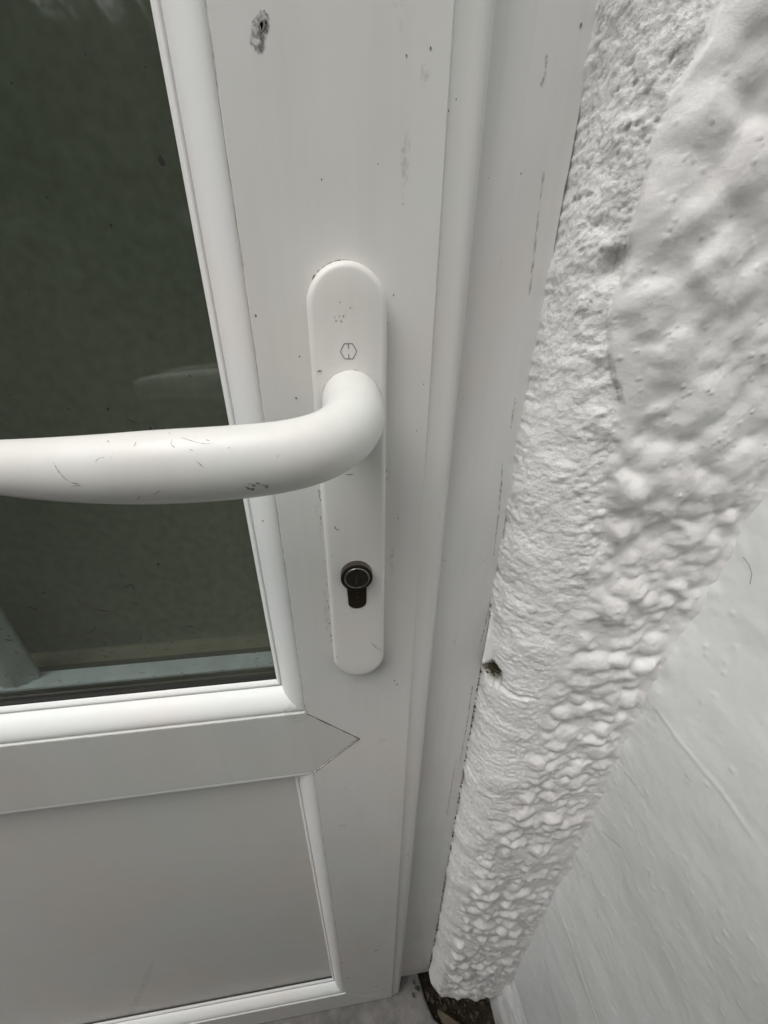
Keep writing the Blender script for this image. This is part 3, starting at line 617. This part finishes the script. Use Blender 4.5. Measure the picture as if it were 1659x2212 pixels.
# ---- lever scratches: drawn on the lever surface itself
dg = bpy.data.objects
bv = BVHTree.FromPolygons([v.co.copy() for v in lever.data.vertices], [tuple(p.vertices) for p in lever.data.polygons])
def onlever(px, py):
    d = Vector(ray(px, py)).normalized(); h = bv.ray_cast(Vector(CAM), d); return (h[0] + h[1] * .00008 if h[1].dot(d) < 0 else h[0] - h[1] * .00008, h[1] if h[1].dot(d) < 0 else -h[1]) if h[0] else None
V = []; F = []
def lev(pts, wpx):
    c = cr(pts, 9) if len(pts) > 2 else np.linspace(pts[0], pts[1], 5); prev = False; m = len(c)
    for i, q in enumerate(c):
        t = c[min(i + 1, m - 1)] - c[max(i - 1, 0)]; t = t / (np.linalg.norm(t) + 1e-9); s_ = np.array([-t[1], t[0]]) * wpx / 2 * random.uniform(.5, 1.2) * (.4 if i in (0, m - 1) else 1)
        a, b = onlever(*(q + s_)), onlever(*(q - s_))
        if a and b:
            V.extend([a[0], b[0]])
            if prev: k = len(V); F.append((k - 4, k - 3, k - 1, k - 2))
            prev = True
        else: prev = False
for pts in ([(115, 998), (130, 1022), (150, 1040), (175, 1046)], [(152, 1050), (175, 1048)], [(206, 998), (214, 990), (226, 988)], [(390, 945), (430, 957), (455, 959)], [(372, 950), (370, 960), (378, 967)], [(424, 995), (440, 1010)], [(232, 950), (236, 957)], [(598, 988), (602, 983)], [(333, 1068), (346, 1059)], [(295, 1080), (304, 1071)], [(240, 985), (238, 990)], [(364, 935), (370, 938)], [(446, 950), (453, 953)], [(410, 971), (418, 974)], [(493, 966), (497, 969)], [(290, 965), (294, 955)]): lev(pts, 2.0)
mesh('lever_scratch', V, F, scuffmat('faint_scratch', (.18, .17, .16), .30, .60, 1200, .6), hp, kind='stuff')
V = []; F = []
for x, y in ((532, 1052), (540, 1048), (548, 1046), (556, 1045), (563, 1047), (570, 1050), (575, 1052), (536, 1057), (545, 1054)): lev([(x - 4, y + random.uniform(-3, 3)), (x + 5, y + random.uniform(-3, 3))], random.uniform(4, 9))
mesh('lever_chip', V, F, scuffmat('brown_chip', (.24, .18, .13), .40, .60, 900), hp, kind='stuff')
# glass dirt: specks and smears on the outer face of the pane
gy = .01715
blobs('glass_speck', [blob(*A(x, y, gy), .00045 * r, .00045 * r, 8) for x, y, r in [(348, 348, 3.2), (184, 117, 1.1), (25, 180, .9), (101, 427, 1.2), (342, 1219, 2.0), (186, 1108, .9), (257, 1110, .8), (148, 884, .9), (233, 884, 1.3), (63, 626, .7), (410, 812, .9), (314, 145, .7), (240, 487, 1.3), (245, 108, .7), (450, 1180, .6), (325, 925, 1.6), (22, 853, .7), (135, 745, .6)]], gy, M['void'], door)
ribbon('glass_smear', [stroke(q, gy, 10) for q in ([(5, 1380), (20, 1383), (35, 1382)], [(60, 1310), (75, 1316), (80, 1318)], [(190, 1315), (230, 1320), (250, 1319)], [(170, 1372), (200, 1364), (205, 1352)], [(270, 905), (290, 912), (300, 920)], [(90, 1280), (100, 1282), (108, 1290)], [(270, 1270), (285, 1262), (290, 1280)])], (.0003, .0009), scuffmat('glass_dirt', (.03, .028, .02), .40, .6, 600, .8), door, gy, surf=True)
gg = []
for _ in range(110):
    zz = -.192 + abs(random.gauss(0, .030)); xx = random.uniform(-.26, -.06); gg.append(blob(xx, zz, random.uniform(.0004, .0022), random.uniform(.0002, .0007), 8, random.uniform(-.6, .6)))
blobs('glass_grime', gg, gy - .00005, scuffmat('olive_glass_grime', (.035, .032, .022), .34, .66, 500, .6), door)
# ================================================================= the ground in the corner
def soilmesh():
    xs = np.linspace(.055, .222, 110); ys = np.linspace(.034, -.20, 150); X, Y = np.meshgrid(xs, ys)
    Zq = GZ - .022 + .006 * fbm(X * 60, Y * 60, 4) + .006 * np.clip((X - .18) / .03, 0, 1); return np.stack([X, Y, Zq], -1)
gridmesh('soil', soilmesh(), M['soil'], None, kind='stuff', label='dark damp soil in the corner gap between path and walls', category='soil')
def fc3(): return (random.uniform(.095, .205), random.uniform(-.10, .01), GZ - .020 + random.uniform(0, .006)), random.uniform(.001, .0055) * random.random() ** .7 + .0006
crumbs('soil_crumb', 260, fc3, plain('pale_grit', (.075, .062, .045), .9), None, kind='stuff', label='pale grit and crumbs lying on the dark soil', category='grit')
# small green sprout by the foot of the frame
sp = thing('sprout', 'small green weed sprouting between door corner and mortar foot', 'weed')
lf = MatB('weed_leaf', .5); lf.col((.02, .036, .008)); lf = lf.m
for k, (dx, dy, tz, ro) in enumerate(((0, 0, .006, .3), (.006, -.004, .004, 1.5), (-.005, -.003, .005, -1.0), (.003, .004, .008, 2.4))):
    c = np.array((.078 + dx, .004 + dy, GZ + tz)); d = np.array((math.cos(ro), math.sin(ro), .35)); sdv = np.array((-math.sin(ro), math.cos(ro), 0))
    Pq = [[c + d * .0075 * u + sdv * .0026 * math.sin(math.pi * min(1, u * .95 + .03)) * v + np.array((0, 0, .0015 * v * v - .003 * u * u)) for v in (-1, -.4, .4, 1)] for u in np.linspace(0, 1, 7)]
    gridmesh('leaf', np.array(Pq), lf, sp)
# curled dry leaf lying over the slab edge
dl = []
for u in np.linspace(0, 1, 18):
    cx, cy = .112 + .056 * u, -.022 - .032 * u; wd = .014 * math.sin(math.pi * (u * .9 + .06)) ** .8
    dl.append([(cx - .55 * wd * v, cy - .8 * wd * v, GZ + .004 + .007 * (1 - v) * .8 + .004 * math.sin(6 * u + v) * .5) for v in np.linspace(0, 1, 7)])
o = gridmesh('dry_leaf', np.array(dl), M['leafdry'], None, label='curled brown dry leaf over the soil gap at the path edge', category='leaf')
s_ = o.modifiers.new('thickness', 'SOLIDIFY'); s_.thickness = .0005
# ================================================================= added unseen blockers: leaf masses darkening the glass reflection and shading the door foot
def leaves(n, fn, sz, seed):
    r = np.random.default_rng(seed); c = fn(r, n); a = r.normal(size=(n, 3)); a /= np.linalg.norm(a, axis=1)[:, None]; b = np.cross(a, r.normal(size=(n, 3))); b /= np.linalg.norm(b, axis=1)[:, None]
    V = np.stack([c - a * sz, c + b * sz * .5, c + a * sz, c - b * sz * .5], 1).reshape(-1, 3); return V, np.arange(4 * n).reshape(n, 4)
added_hedge = thing('added_hedge', 'added dark green leaf screen opposite the door, to darken its glass reflection', 'added_hedge')  # unseen, added to darken the pane's reflection and block low sky
V, F = leaves(12000, lambda r, n: np.stack([r.uniform(-1.7, .2, n), -.95 + r.normal(0, .04, n), r.uniform(-1.03, .62, n)], 1), .026, 2)
mesh('blocker_foliage', V, F, M['added_hedge'], added_hedge, kind='stuff')
box('core', -1.7, .2, -1.3, -.99, -1.04, .58, plain('blocker_core', (.015, .022, .01), .9), added_hedge)
body_blocker = thing('added_body_blocker', 'added leaf block in place of the body behind the camera, shading the lower door', 'body_blocker')  # unseen, added where a person would stand, to shade the lower door
V, F = leaves(9000, lambda r, n: np.stack([r.uniform(-.62, .08, n), -.42 + np.clip(r.normal(0, .035, n), -.07, .07), r.uniform(-.72, .14, n)], 1), .022, 4)
mesh('blocker_foliage', V, F, M['added_hedge'], body_blocker, kind='stuff')
bm = bmesh.new(); box_bm(bm, -.60, .06, -.53, -.33, GZ + .001, -.70, .006); bmobj('blocker_base', bm, M['concrete'], body_blocker)
